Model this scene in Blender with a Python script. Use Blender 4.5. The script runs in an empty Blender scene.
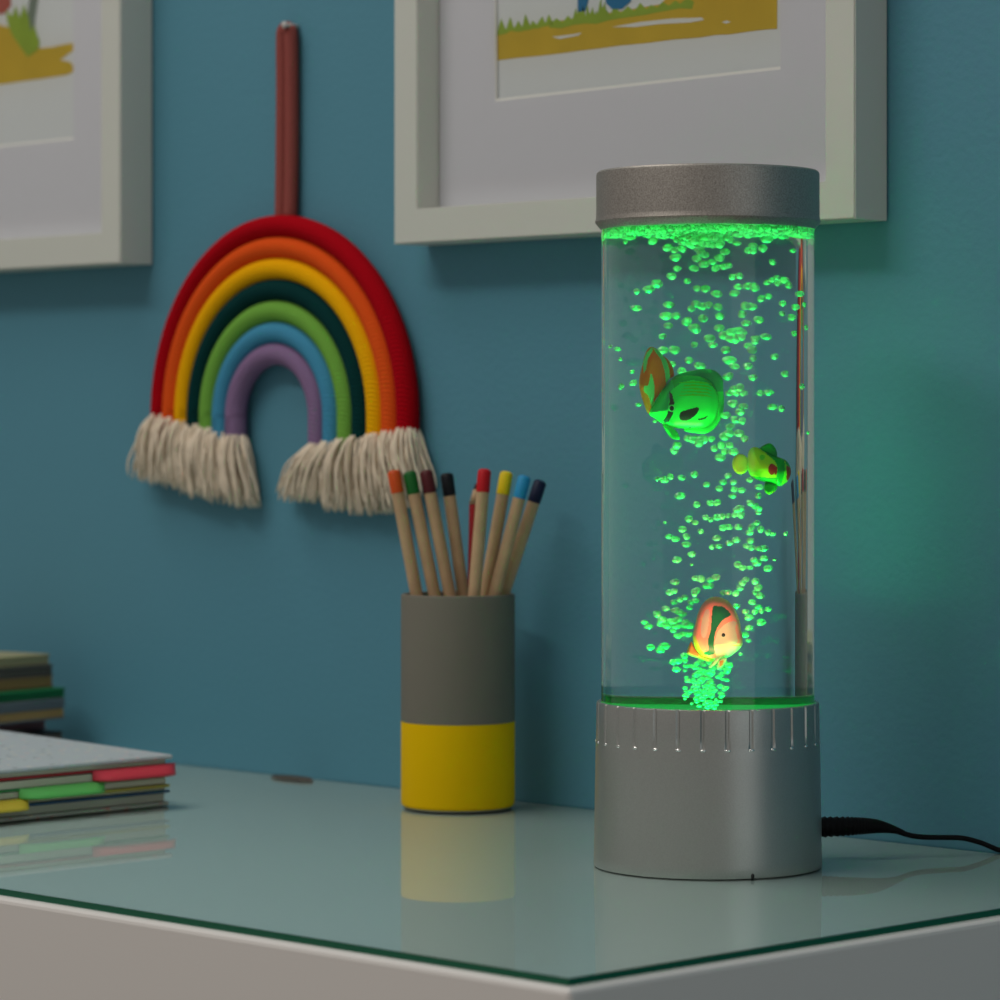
import bpy, bmesh, math, random
from mathutils import Vector, Matrix, noise
random.seed(7)
sc = bpy.context.scene
COL = sc.collection
PI = math.pi
TOP = 0.78                      # height of the glass top above the floor

# ---------------------------------------------------------------- helpers
def lin(c):
    return tuple(((v/255)/12.92 if v/255 <= .04045 else ((v/255+.055)/1.055)**2.4) for v in c)

def mat(name, col, rough=.5, metal=0., spec=.5, coat=0., sheen=0., bump=None, vary=None, trans=0.):
    m = bpy.data.materials.new(name); m.use_nodes = True
    nt = m.node_tree; b = nt.nodes['Principled BSDF']
    c = (*col, 1)
    b.inputs['Base Color'].default_value = c
    b.inputs['Roughness'].default_value = rough
    b.inputs['Metallic'].default_value = metal
    b.inputs['Specular IOR Level'].default_value = spec
    b.inputs['Coat Weight'].default_value = coat
    b.inputs['Sheen Weight'].default_value = sheen
    tc = nt.nodes.new('ShaderNodeTexCoord')
    if vary:                                     # (scale, amount)
        n = nt.nodes.new('ShaderNodeTexNoise'); n.inputs['Scale'].default_value = vary[0]
        n.inputs['Detail'].default_value = 4
        nt.links.new(tc.outputs['Object'], n.inputs['Vector'])
        mx = nt.nodes.new('ShaderNodeMix'); mx.data_type = 'RGBA'
        mx.inputs['A'].default_value = (*[v*(1-vary[1]) for v in col], 1)
        mx.inputs['B'].default_value = (*[min(1, v*(1+vary[1])) for v in col], 1)
        nt.links.new(n.outputs['Fac'], mx.inputs['Factor'])
        nt.links.new(mx.outputs['Result'], b.inputs['Base Color'])
    if bump:                                     # (scale, strength, distance)
        n = nt.nodes.new('ShaderNodeTexNoise'); n.inputs['Scale'].default_value = bump[0]
        n.inputs['Detail'].default_value = 3
        nt.links.new(tc.outputs['Object'], n.inputs['Vector'])
        bp = nt.nodes.new('ShaderNodeBump'); bp.inputs['Strength'].default_value = bump[1]
        bp.inputs['Distance'].default_value = bump[2]
        nt.links.new(n.outputs['Fac'], bp.inputs['Height'])
        nt.links.new(bp.outputs['Normal'], b.inputs['Normal'])
    return m

def obj(name, bm, mats, parent=None, smooth=False, loc=None):
    me = bpy.data.meshes.new(name)
    bmesh.ops.recalc_face_normals(bm, faces=bm.faces[:])
    bm.to_mesh(me); bm.free()
    for m in (mats if isinstance(mats, (list, tuple)) else [mats]): me.materials.append(m)
    if smooth:
        for p in me.polygons: p.use_smooth = True
    o = bpy.data.objects.new(name, me); COL.objects.link(o)
    if parent: o.parent = parent
    if loc: o.location = loc
    return o

def tag(o, label, cat, group=None, kind=None):
    o['label'] = label; o['category'] = cat
    if group: o['group'] = group
    if kind: o['kind'] = kind
    return o

def thing(name, label, cat, loc, group=None, rz=0):
    o = bpy.data.objects.new(name, None); COL.objects.link(o)
    o.empty_display_size = .02; o.location = loc; o.rotation_euler.z = rz
    return tag(o, label, cat, group)

def box(bm, x0, x1, y0, y1, z0, z1, bev=0, seg=2, mi=0):
    vs = [bm.verts.new((x, y, z)) for x in (x0, x1) for y in (y0, y1) for z in (z0, z1)]
    fs = [bm.faces.new([vs[i] for i in q]) for q in
          ((0,1,3,2), (4,6,7,5), (0,4,5,1), (2,3,7,6), (0,2,6,4), (1,5,7,3))]
    for f in fs: f.material_index = mi
    if bev:
        es = list({e for f in fs for e in f.edges})
        bmesh.ops.bevel(bm, geom=es, offset=bev, segments=seg, affect='EDGES', profile=.5)
    return bm

def lathe(bm, prof, seg=96, c=(0,0), mi=None, rfun=None, close=False):
    rings = []
    for k, (r, z) in enumerate(prof):
        if r < 1e-7: rings.append([bm.verts.new((c[0], c[1], z))]); continue
        ring = []
        for i in range(seg):
            a = 2*PI*i/seg
            rr = rfun(r, z, a) if rfun else r
            ring.append(bm.verts.new((c[0]+rr*math.cos(a), c[1]+rr*math.sin(a), z)))
        rings.append(ring)
    for k in range(len(rings)-1):
        A, B = rings[k], rings[k+1]
        for i in range(seg):
            j = (i+1) % seg
            q = [A[i % len(A)], A[j % len(A)], B[j % len(B)], B[i % len(B)]]
            u = []
            for v in q:
                if v not in u: u.append(v)
            if len(u) >= 3:
                f = bm.faces.new(u)
                if mi: f.material_index = mi[k]
    return bm

def tube(bm, pts, rad, seg=12, cap=True, mi=0):
    pts = [Vector(p) for p in pts]; n = len(pts)
    rad = rad if isinstance(rad, (list, tuple)) else [rad]*n
    prev = None; rings = []
    for i, p in enumerate(pts):
        t = (pts[min(i+1, n-1)] - pts[max(i-1, 0)]).normalized()
        if prev is None:
            a = Vector((0,0,1)) if abs(t.z) < .9 else Vector((1,0,0))
            prev = (a - t*a.dot(t)).normalized()
        else:
            prev = (prev - t*prev.dot(t)).normalized()
        b = t.cross(prev)
        rings.append([bm.verts.new(p + (prev*math.cos(2*PI*k/seg) + b*math.sin(2*PI*k/seg))*rad[i]) for k in range(seg)])
    for i in range(n-1):
        for k in range(seg):
            f = bm.faces.new((rings[i][k], rings[i][(k+1) % seg], rings[i+1][(k+1) % seg], rings[i+1][k])); f.material_index = mi
    if cap:
        for r in (rings[0][::-1], rings[-1]):
            f = bm.faces.new(r); f.material_index = mi
    return bm

def catmull(pts, n=8):
    P = [Vector(p) for p in pts]; out = []
    for i in range(len(P)-1):
        p0, p1, p2, p3 = P[max(i-1,0)], P[i], P[i+1], P[min(i+2,len(P)-1)]
        for k in range(n):
            t = k/n
            out.append(.5*((2*p1)+(p2-p0)*t+(2*p0-5*p1+4*p2-p3)*t*t+(3*p1-p0-3*p2+p3)*t**3))
    out.append(P[-1]); return out

def inside(x, y, poly):
    c = False; n = len(poly)
    for i in range(n):
        x1, y1 = poly[i]; x2, y2 = poly[i-1]
        if (y1 > y) != (y2 > y) and x < (x2-x1)*(y-y1)/(y2-y1)+x1: c = not c
    return c

def edge_dist(x, y, poly):
    d = 1e9
    for i in range(len(poly)):
        x1, y1 = poly[i-1]; x2, y2 = poly[i]
        dx, dy = x2-x1, y2-y1; L = dx*dx+dy*dy
        t = 0 if L == 0 else max(0, min(1, ((x-x1)*dx+(y-y1)*dy)/L))
        d = min(d, math.hypot(x-x1-t*dx, y-y1-t*dy))
    return d

def smooth_poly(poly, n=5):
    P = [Vector((p[0], p[1], 0)) for p in poly]; out = []; N = len(P)
    for i in range(N):
        p0, p1, p2, p3 = P[i-1], P[i], P[(i+1) % N], P[(i+2) % N]
        for k in range(n):
            t = k/n
            q = .5*((2*p1)+(p2-p0)*t+(2*p0-5*p1+4*p2-p3)*t*t+(3*p1-p0-3*p2+p3)*t**3)
            out.append((q.x, q.y))
    return out

# ---------------------------------------------------------------- camera
ANG = math.atan2(.7097, .7045)
CAM = Vector((1.0076, -1.2575, TOP+.1925))
Rv = Vector((math.cos(ANG), math.sin(ANG), 0)); Fv = Vector((-math.sin(ANG), math.cos(ANG), 0))
cd = bpy.data.cameras.new('camera'); cam = bpy.data.objects.new('camera', cd); COL.objects.link(cam)
cam.location = CAM; cam.rotation_euler = (PI/2, 0, ANG)
cd.sensor_width = 36; cd.lens = 3.431*36; cd.shift_y = -.072
cd.clip_start = .05; cd.clip_end = 50
cd.dof.use_dof = True; cd.dof.focus_distance = 1.485; cd.dof.aperture_fstop = 13
sc.camera = cam

# ---------------------------------------------------------------- light
w = bpy.data.worlds.new('room_light'); sc.world = w; w.use_nodes = True
w.node_tree.nodes['Background'].inputs[0].default_value = (1, .97, .93, 1)
w.node_tree.nodes['Background'].inputs[1].default_value = .225

def area(name, loc, target, size, power, col, spread=PI):
    l = bpy.data.lights.new(name, 'AREA'); l.shape = 'DISK'; l.size = size; l.energy = power; l.color = col; l.spread = spread
    o = bpy.data.objects.new(name, l); COL.objects.link(o); o.location = loc
    o.rotation_euler = (Vector(target)-Vector(loc)).to_track_quat('-Z', 'Y').to_euler()
    return o
def batten(loc, target, lx_, ly_, power):                 # long ceiling light
    o = area('ceiling_lamp', loc, target, lx_, power, (1, .965, .90))
    o.data.shape = 'RECTANGLE'; o.data.size = lx_; o.data.size_y = ly_
    return o
batten((-.62, -1.62, TOP+1.95), (-.15, 0, TOP+.2), 1.8, .22, 15.9)
batten((-.55, -.74, TOP+1.95), (-.15, 0, TOP+.2), 1.8, .45, 9.2)

o = area('right_fill_light', (2.1, -.50, TOP+.50), (0, -.13, TOP+.12), .5, 1.9, (.80, .95, 1))  # unseen fill light, added to brighten right-hand sides of desk, frames and lamp
o.data.shape = 'RECTANGLE'; o.data.size = 1.0; o.data.size_y = 1.7

# ---------------------------------------------------------------- room
M_wall = mat('teal_blue_wall_paint', (.088, .258, .345), .55, spec=.3, bump=(260, .12, .002), vary=(3, .05))
bm = bmesh.new(); box(bm, -3.2, 2.2, 0, .1, 0, 2.8)
o = obj('wall_back', bm, M_wall); o['kind'] = 'structure'
bm = bmesh.new(); box(bm, -3.2, 2.2, -3.2, 0, -.1, 0)
o = obj('floor', bm, mat('wooden_floor', (.30, .22, .15), .4, vary=(6, .3))); o['kind'] = 'structure'

# ---------------------------------------------------------------- desk and its glass
DX0, DX1, DY0, DY1 = -1.03, .1735, -.3955, -.0004
M_desk = mat('white_lacquer', (.80, .765, .74), .38, spec=.35)
desk = thing('desk', 'white lacquered desk under the green-edged glass top, standing against the blue wall', 'desk', (0, -.2, 0))
desk_w = lambda o: o
bm = bmesh.new(); box(bm, DX0-.0035, DX1+.0035, DY0-.0035+.2, DY1+.2, TOP-.075, TOP-.0029, .0024, 3)
obj('desk_top', bm, M_desk, desk)
for a, b in ((DX0, DX0+.02), (DX1-.02, DX1)):
    bm = bmesh.new(); box(bm, a, b, DY0+.2+.002, DY1+.2, 0, TOP-.0755, .001)
    obj('side_panel', bm, M_desk, desk)
bm = bmesh.new(); box(bm, DX0+.021, DX1-.021, DY1+.2-.02, DY1+.2-.002, .3, TOP-.0755)
obj('back_panel', bm, M_desk, desk)

def glass_mat(name, tint, ior=1.5):
    m = bpy.data.materials.new(name); m.use_nodes = True; nt = m.node_tree; nt.nodes.clear()
    out = nt.nodes.new('ShaderNodeOutputMaterial'); mx = nt.nodes.new('ShaderNodeMixShader')
    fr = nt.nodes.new('ShaderNodeFresnel'); fr.inputs['IOR'].default_value = ior
    tr = nt.nodes.new('ShaderNodeBsdfTransparent'); tr.inputs[0].default_value = (*tint, 1)
    gl = nt.nodes.new('ShaderNodeBsdfGlossy'); gl.inputs['Roughness'].default_value = .008
    nt.links.new(fr.outputs[0], mx.inputs[0]); nt.links.new(tr.outputs[0], mx.inputs[1])
    nt.links.new(gl.outputs[0], mx.inputs[2]); nt.links.new(mx.outputs[0], out.inputs[0])
    return m
def clear_mat(name, tint):
    m = bpy.data.materials.new(name); m.use_nodes = True; nt = m.node_tree; nt.nodes.clear()
    out = nt.nodes.new('ShaderNodeOutputMaterial')
    tr = nt.nodes.new('ShaderNodeBsdfTransparent'); tr.inputs[0].default_value = (*tint, 1)
    nt.links.new(tr.outputs[0], out.inputs[0]); return m
M_gtop = glass_mat('glass_upper_face', (.85, .985, .99), 1.55)
M_gbot = clear_mat('glass_lower_face', (.98, 1, .99))
M_gedge = mat('green_glass_edge', (.0, .105, .05), .2, spec=.5)
PK_ = (DX0+.004, DX1-.004, DY0+.004, DY1-.0004)
bm = bmesh.new(); box(bm, PK_[0]+.0003, PK_[1]-.0003, PK_[2]+.2+.0003, PK_[3]+.2-.0002, TOP-.0029, TOP-.0007)
obj('top_panel', bm, M_desk, desk)
bm = bmesh.new()
rect = lambda x0, x1, y0, y1, z: [bm.verts.new(p) for p in ((x0, y0, z), (x1, y0, z), (x1, y1, z), (x0, y1, z))]
GT = rect(DX0, DX1, DY0, DY1, TOP); GB = rect(DX0, DX1, DY0, DY1, TOP-.0026)
GI = rect(*PK_, TOP-.0026); GC = rect(*PK_, TOP-.0006)
bm.faces.new(GT)
bm.faces.new(GC[::-1]).material_index = 1
for k in range(4):
    j = (k+1) % 4
    bm.faces.new((GT[k], GB[k], GB[j], GT[j])).material_index = 2 if k != 2 else 1
    bm.faces.new((GB[k], GI[k], GI[j], GB[j])).material_index = 1
    bm.faces.new((GI[k], GC[k], GC[j], GI[j])).material_index = 1
tag(obj('glass_tabletop', bm, [M_gtop, M_gbot, M_gedge]), 'clear glass sheet with a dark green edge lying on the white desk', 'glass top')

# ---------------------------------------------------------------- pictures
M_frame = mat('white_frame', (.60, .605, .555), .45, spec=.3)
M_mat = mat('white_mount_board', (.80, .80, .85), .8, spec=.1)
M_bevel = mat('mount_bevel', (.93, .92, .88), .7)
M_paper = mat('print_paper', (.82, .85, .86), .7, spec=.1)
M_ochre = mat('ochre_paint', (.68, .47, .035), .6, vary=(60, .1))
M_grass = mat('grass_green_paint', (.33, .48, .045), .6, vary=(80, .15))
M_blue = mat('blue_paint', (.02, .20, .42), .6)
M_rosy = mat('brick_red_paint', (.50, .12, .09), .6)
M_greyp = mat('grey_green_paint', (.22, .27, .22), .6)
M_pane = glass_mat('picture_glass', (.985, .99, .985), 1.25)

FW, FH, FD, FB = .3121, .42, .0245, .018        # frame width, height, depth, border
YM = -.0082                                     # face of the mount
def on_wall(x, y, Y):
    dv = Fv + Rv*((x-500)/3431) + Vector((0, 0, -(y-428)/3431)); t = (Y-CAM.y)/dv.y
    return CAM + dv*t
def flat(bm, poly, y, mi, t=.00008):
    """thin painted patch (x,z polygon) with a little thickness, facing -y"""
    a = [bm.verts.new((p[0], y, p[1])) for p in poly]
    b = [bm.verts.new((p[0], y-t, p[1])) for p in poly]
    n = len(poly)
    fs = [bm.faces.new(b)] + [bm.faces.new((a[i], a[(i+1) % n], b[(i+1) % n], b[i])) for i in range(n)]
    for f in fs: f.material_index = mi
def picture(x0, z0, label, win, art):
    """win = lower corners (x, z) of the mount window; art = [(outline, paint, layer)] on the print"""
    t = thing('framed_picture', label, 'picture', (x0, 0, TOP+z0))
    bm = bmesh.new()
    o = [(0,0), (FW,0), (FW,FH), (0,FH)]; i = [(FB,FB), (FW-FB,FB), (FW-FB,FH-FB), (FB,FH-FB)]
    V = {}
    for nm, pl in (('o', o), ('i', i)):
        for yn, y in (('f', -FD), ('b', -.0012)):
            V[nm+yn] = [bm.verts.new((p[0], y, p[1])) for p in pl]
    for k in range(4):
        j = (k+1) % 4
        bm.faces.new((V['of'][k], V['of'][j], V['if'][j], V['if'][k]))
        bm.faces.new((V['of'][k], V['of'][j], V['ob'][j], V['ob'][k]))
        bm.faces.new((V['if'][k], V['if'][j], V['ib'][j], V['ib'][k]))
        bm.faces.new((V['ob'][k], V['ob'][j], V['ib'][j], V['ib'][k]))
    bmesh.ops.recalc_face_normals(bm, faces=bm.faces[:])
    bmesh.ops.bevel(bm, geom=[e for e in bm.edges if abs(e.verts[0].co.y+FD) < 1e-6 and abs(e.verts[1].co.y+FD) < 1e-6 and len(e.link_faces) == 2],
                    offset=.0006, segments=2, affect='EDGES')
    obj('frame', bm, M_frame, t)
    (ax_, az_), (bx_, bz_) = win; tl = (bz_-az_)/(bx_-ax_); Hw = .27
    cs = [(ax_, az_), (bx_, bz_), (bx_-tl*Hw, bz_+Hw), (ax_-tl*Hw, az_+Hw)]
    r1 = i; e = .0009; mid = (sum(c[0] for c in cs)/4, sum(c[1] for c in cs)/4)
    r3 = [(c[0]+math.copysign(e, mid[0]-c[0]), c[1]+math.copysign(e*1.8, mid[1]-c[1])) for c in cs]
    bm = bmesh.new()
    R1 = [bm.verts.new((p[0], YM, p[1])) for p in r1]; R2 = [bm.verts.new((p[0], YM, p[1])) for p in cs]
    R3 = [bm.verts.new((p[0], YM+.0009, p[1])) for p in r3]; R4 = [bm.verts.new((p[0], YM+.0014, p[1])) for p in r1]
    for k in range(4):
        j = (k+1) % 4
        bm.faces.new((R1[k], R1[j], R2[j], R2[k]))
        f = bm.faces.new((R2[k], R2[j], R3[j], R3[k])); f.material_index = 1
        bm.faces.new((R1[k], R1[j], R4[j], R4[k])); bm.faces.new((R4[k], R4[j], R3[j], R3[k]))
    obj('mount', bm, [M_mat, M_bevel], t)
    bm = bmesh.new(); box(bm, FB+.002, FW-.0195, YM+.0016, YM+.0028, FB+.01, FH-.03)
    for poly, mi, lay in art: flat(bm, [(p.x-x0, p.z-TOP-z0) for p in poly], YM+.0016-.00009*lay, mi)
    obj('print', bm, [M_paper, M_ochre, M_grass, M_blue, M_rosy, M_greyp], t)
    bm = bmesh.new(); vs = [bm.verts.new((p[0], YM-.0012, p[1])) for p in r1]; bm.faces.new(vs)
    bmesh.ops.recalc_face_normals(bm, faces=bm.faces[:])
    bm.normal_update()
    if bm.faces[:][0].normal.y > 0: bmesh.ops.reverse_faces(bm, faces=bm.faces[:])
    me = bpy.data.meshes.new('glass_pane'); bm.to_mesh(me); bm.free(); me.materials.append(M_pane)
    g = bpy.data.objects.new('glass_pane', me); COL.objects.link(g); g.parent = t
    return t
rr = random.Random(3)
YP = YM+.0014
def brush(pts, amp=.0, n=1):                    # painted outline, its long edges wavering like a brush stroke
    out = []
    for k in range(len(pts)):
        (x1, y1), (x2, y2) = pts[k], pts[(k+1) % len(pts)]
        for q in range(n):
            out.append((x1+(x2-x1)*q/n, y1+(y2-y1)*q/n + (amp*(rr.random()*2-1) if 0 < q else 0)))
    return [on_wall(x, y, YP) for x, y in out]
def blades(xa, ya, xb, yb, n, h, base):         # ragged row of grass along a line
    top = []
    for k in range(n+1):
        u = k/n; top.append((xa+(xb-xa)*u+rr.random()*2, ya+(yb-ya)*u-(h*(.3+.9*rr.random()) if k % 2 else 0)))
    bot = [(xb-(xb-xa)*k/12, yb-(yb-ya)*k/12+base*(.5+rr.random())) for k in range(13)]
    return [on_wall(x, y, YP) for x, y in top+bot]
def wc(x, y, x0, z0):
    p = on_wall(x, y, YM); return (p.x-x0, p.z-TOP-z0)
XR, XL, ZR, ZL = -.3139, -.8561, .2892, .2872
picture(XR, ZR, 'white framed picture of a grassy ochre ground with blue boots, hanging behind the lit lamp',
    (wc(495.2, 101.6, XR, ZR), wc(780.6, 69.4, XR, ZR)), [
    (brush([(496.5,60.5), (560,53.5), (620,45.5), (700,37.5), (745,32), (777,28.8), (777.5,-60), (690,-30), (661,4), (600,14), (550,22), (496.5,31)], .7, 3), 1, 1),
    (blades(497, 31, 552, 22, 14, 11, 3), 2, 2), (blades(549, 24, 692, 2, 24, 10, 5), 2, 2), (blades(572, 19, 606, 13, 16, 14, 4), 2, 3),
    (brush([(578,12), (585,11), (588,3), (592,-30), (577,-30)], 0, 1), 3, 3), (brush([(606,3), (612,9), (622,9), (631,1), (632,-30), (604,-30)], 0, 1), 3, 3),
    (brush([(612,27), (640,22), (672,18.5), (702,17.5), (704,20), (690,22.5), (660,24), (635,27)], 0, 1), 0, 2),
    (brush([(552,37), (575,34), (582,32.5), (578,35.5), (560,39)], 0, 1), 0, 2), (brush([(722,22), (727,20.5), (731,22), (726,23.5)], 0, 1), 0, 2)])
picture(XL, ZL, 'white framed picture with ochre ground and a green tuft, cut off at the left edge',
    ((.05, wc(0, 148.5, XL, ZL)[1]), wc(73.5, 139.5, XL, ZL)), [
    (brush([(-90,95), (0,84.5), (40,79), (66,75), (73,72), (73.5,66), (70,62), (60,60), (68,54), (73,51), (74,43), (66,44), (52,47), (40,48), (32,46), (22,34), (12,28), (0,25), (-90,5)], .3, 2), 1, 1),
    (brush([(30,50), (34,40), (35,20), (41,-20), (32,-20), (28,10), (26,30)], 0, 1), 5, 2), (brush([(-12,14), (4,14), (11,6), (10,-30), (-12,-30)], 0, 1), 4, 3),
    (brush([(28,57), (38,50), (40,42), (37,34), (34,24), (31,32), (29,18), (24,4), (20,18), (16,6), (12,16), (6,10), (8,24), (13,36), (20,46)], 0, 1), 2, 4)])

# ---------------------------------------------------------------- rope rainbow
def rope_mat(name, c):
    m = mat(name, c, .95, spec=.05, sheen=.0)
    nt = m.node_tree; b = nt.nodes['Principled BSDF']
    uv = nt.nodes.new('ShaderNodeUVMap'); wv = nt.nodes.new('ShaderNodeTexWave')
    wv.inputs['Scale'].default_value = 60; wv.inputs['Distortion'].default_value = 1.2
    nt.links.new(uv.outputs[0], wv.inputs['Vector'])
    bp = nt.nodes.new('ShaderNodeBump'); bp.inputs['Strength'].default_value = .5; bp.inputs['Distance'].default_value = .001
    nt.links.new(wv.outputs['Fac'], bp.inputs['Height']); nt.links.new(bp.outputs['Normal'], b.inputs['Normal'])
    return m
hang = thing('rainbow_wall_hanging', 'seven-coloured rope rainbow with cream fringed ends, hanging on the blue wall', 'wall hanging', (-.4265, 0, TOP+.1985))
d = .01176; RO = .1115
ropes = [('red', (.40, .002, .008)), ('orange', (.78, .090, .012)), ('yellow', (.88, .42, .003)), ('dark green', (.003, .036, .036)),
         ('light green', (.17, .40, .06)), ('blue', (.06, .27, .44)), ('purple', (.24, .15, .28))]
M_fringe = mat('cream_cotton_yarn', (.78, .66, .52), .95, spec=.03, sheen=.1, vary=(200, .2))
fr = random.Random(11)
YR = -.0078
for k, (nm, c) in enumerate(ropes):
    r = RO - d*(k+.5)
    zl = -.0010 - .0118*k/6; zr = -.0090 - .0085*k/6
    fl_ = .047*(r-.029)/.0825                     # the left leg stands a little steeper than the right
    lx = lambda c: c*r*(1-fl_) if c < 0 else c*r
    pts = [(lx(-1), YR, zl-.008), (lx(-1), YR, zl)] if zl < -.001 else [(lx(-1), YR, zl-.008)]
    pts += [(lx(-math.cos(a)), YR, r*math.sin(a)) for a in [PI*q/48 for q in range(49)]]
    pts += [(r, YR, zr), (r, YR, zr-.008)]
    bm = bmesh.new(); tube(bm, pts, d*.53, 16)
    o = obj('rope', bm, rope_mat(nm.replace(' ', '_')+'_yarn', c), hang, True)
    o['label'] = nm + ' rope arc'
    uvl = o.data.uv_layers.new(name='UVMap')
    for p in o.data.polygons:
        for li in p.loop_indices:
            v = o.data.vertices[o.data.loops[li].vertex_index].co
            ang = math.atan2(v.z, v.x); uvl.data[li].uv = (ang*r*2.2 + (v.y)*1.2, math.hypot(v.x, v.z))
    for side, sx, z0 in (('l', -1, zl), ('r', 1, zr)):
        bm = bmesh.new()
        frac = k/6; xr = lx(-1) if side == 'l' else r
        L0 = {'l': .033+.002*frac, 'r': .031+.008*math.sin(PI*min(1, frac*1.15))-.004*frac}[side]
        for q in range(92):
            a = fr.random()*2*PI; rad = d*.52*math.sqrt(fr.random())
            ox, oy = rad*math.cos(a), rad*math.sin(a)
            L = L0*(.86+.24*fr.random())
            # outward lean at the outer ropes, inward lean at the inner ones
            lean = sx*(.0065*(1-frac)**1.4) - sx*((.006 if side == 'l' else .016)*frac**2.2)
            lean += fr.gauss(0, .0028)
            x0 = xr+ox; y0 = YR+oy
            yb = lambda v: min(-.0010, v)
            w1, w2, w3 = (max(-.002, min(.002, fr.gauss(0, .0011))) for _ in range(3))
            P = [(x0, y0, z0+.003), (x0+ox*.35+lean*.25+w1, yb(YR-.0015+oy*1.45), z0-.003), (x0+ox*.5+lean*.6+w2, yb(YR-.002+oy*1.7+w1), z0-.4*L),
                 (x0+ox*.55+lean*.9+w3, yb(YR-.001+oy*1.7+w2), z0-.75*L), (x0+ox*.55+lean*1.1+w1+w2, yb(YR+oy*1.6+w3), z0-L)]
            P = catmull(P, 3)
            tube(bm, P, [.00072]*(len(P)-3)+[.0007, .0005, .0003], 5)
        obj('fringe', bm, M_fringe, o, True)
bm = bmesh.new()
for sx in (-1, 1):
    P = [(sx*.0036, -.0050, RO-.002), (sx*.0038, -.0045, RO+.03), (sx*.0036, -.0045, RO+.07), (sx*.0034, -.0050, RO+.098), (sx*.0018, -.0052, RO+.1025), (0, -.0052, RO+.1035)]
    P = [Vector(p)+Vector((.0045+.0008*(p[2]-RO)/.1, 0, 0)) for p in P]
    tube(bm, catmull(P, 6), .0040, 12)
obj('hanging_loop', bm, mat('dusty_red_cord', (.29, .075, .065), .95, spec=.05, bump=(600, .5, .001)), hang, True)
bm = bmesh.new()
for (r0, y0, r1, y1) in ((.0012, -.0005, .0012, -.010), (.0019, -.0100, .0019, -.0110)):
    tube(bm, [(0, y0, 0), (0, y1, 0)], [r0, r1], 16)
tag(obj('wall_pin', bm, mat('white_plastic', (.55, .52, .50), .5), None, True, (-.4172, 0, TOP+.4145)), 'small white wall pin above the rope rainbow holding its red loop', 'pin')

# ---------------------------------------------------------------- pencil cup
CC = Vector((-.2419, -.0472, TOP))
cup = thing('pencil_cup', 'round pencil cup, grey above and yellow below, standing on the glass', 'pencil cup', CC)
M_cgrey = mat('warm_grey_glaze', (.175, .16, .13), .65, spec=.2)
M_cyel = mat('yellow_glaze', (.84, .50, .0), .65, spec=.08)
M_cfoot = mat('bare_clay_foot', (.30, .28, .24), .7)
bm = bmesh.new()
CR = .0289
lathe(bm, [(0, .0002), (CR-.0035, .0002), (CR-.0018, .0004), (CR-.0012, .0012)], 96)
obj('foot', bm, M_cfoot, cup, True)
bm = bmesh.new()
lathe(bm, [(0, .0012), (CR-.0014, .0012), (CR-.0005, .0018), (CR, .0032), (CR, .0441), (CR-.0022, .0441), (CR-.0022, .006), (0, .006)], 96)
o = obj('yellow_base', bm, M_cyel, cup, True); o['label'] = 'yellow lower half'
bm = bmesh.new()
lathe(bm, [(CR-.0022, .0442), (CR, .0442), (CR, .1072), (CR-.0003, .1082), (CR-.0011, .1086), (CR-.0019, .1082), (CR-.0022, .1072), (CR-.0022, .0442)], 96)
o = obj('grey_body', bm, M_cgrey, cup, True); o['label'] = 'grey upper half'
for o in cup.children:
    es = o.modifiers.new('edges', 'EDGE_SPLIT'); es.split_angle = math.radians(40)

M_wood = mat('pale_bare_wood', (.53, .345, .20), .6, spec=.2, vary=(120, .18))
K = 1.739/3431
pens = [  # colour words, tip colour, tip px, rim px, depth
    ('orange', (.62, .075, .010), (393, 470), (416.5, 596), .006),
    ('green', (.007, .115, .018), (409, 471), (434.5, 596), .006),
    ('maroon', (.085, .010, .014), (425.5, 470), (450, 596), .006),
    ('black', (.004, .005, .008), (446, 473), (463, 596), .0125),
    ('red', (.50, .005, .012), (485, 468), (474.5, 596), -.0195),
    ('yellow', (.74, .52, .004), (507, 471), (485, 596), -.0070),
    ('light blue', (.02, .26, .52), (525, 475), (494, 596), -.0135),
    ('navy blue', (.005, .010, .040), (541, 480), (503, 596), -.0005)]
spot = {'orange': 'leftmost in the cup', 'green': 'second from the left', 'maroon': 'between the green and black ones',
        'black': 'left of the gap mid-cup', 'red': 'right of the gap mid-cup', 'yellow': 'between the red and light blue ones',
        'light blue': 'leaning right in the cup', 'navy blue': 'leaning furthest right in the cup'}
def pencil(nm, a_tip, z_tip, a_rim, z_rim, b, label):
    p1 = CC + Rv*a_tip + Fv*b; p1.z = TOP+z_tip
    p0 = CC + Rv*a_rim + Fv*b; p0.z = TOP+z_rim
    dr = (p0-p1).normalized(); t = (TOP+.0108-p1.z)/dr.z
    p2 = p1+dr*t
    th = thing('pencil', label, 'pencil', p2, 'pencils in the grey and yellow cup')
    return th, p1-p2
R_P = .0032
for nm, c, tip, rim, b in pens:
    af = lambda p: ((p[0]-458)*K, .1925-(p[1]-428)*K)
    (a1, z1), (a0, z0) = af(tip), af(rim)
    th, v = pencil(nm, a1, z1, a0, z0, b, 'bare wood pencil with %s end, %s' % (nm, spot[nm]))
    L = v.length; u = v.normalized(); DIP = .0118
    bm = bmesh.new(); tube(bm, [u*0.0, u*(L-DIP)], R_P, 20)
    o = obj('shaft', bm, M_wood, th, True); o.modifiers.new('edges', 'EDGE_SPLIT').split_angle = .6
    bm = bmesh.new()
    tube(bm, [u*(L-DIP), u*(L-.0016), u*(L-.0007), u*(L-.0001)], [R_P+.0002, R_P+.0002, R_P-.0004, R_P-.0016], 20)
    o = obj('dipped_end', bm, mat(nm.replace(' ', '_')+'_dip', c, .5, spec=.25), th, True); o['label'] = nm+' dipped end'
    o.modifiers.new('edges', 'EDGE_SPLIT').split_angle = .7
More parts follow.
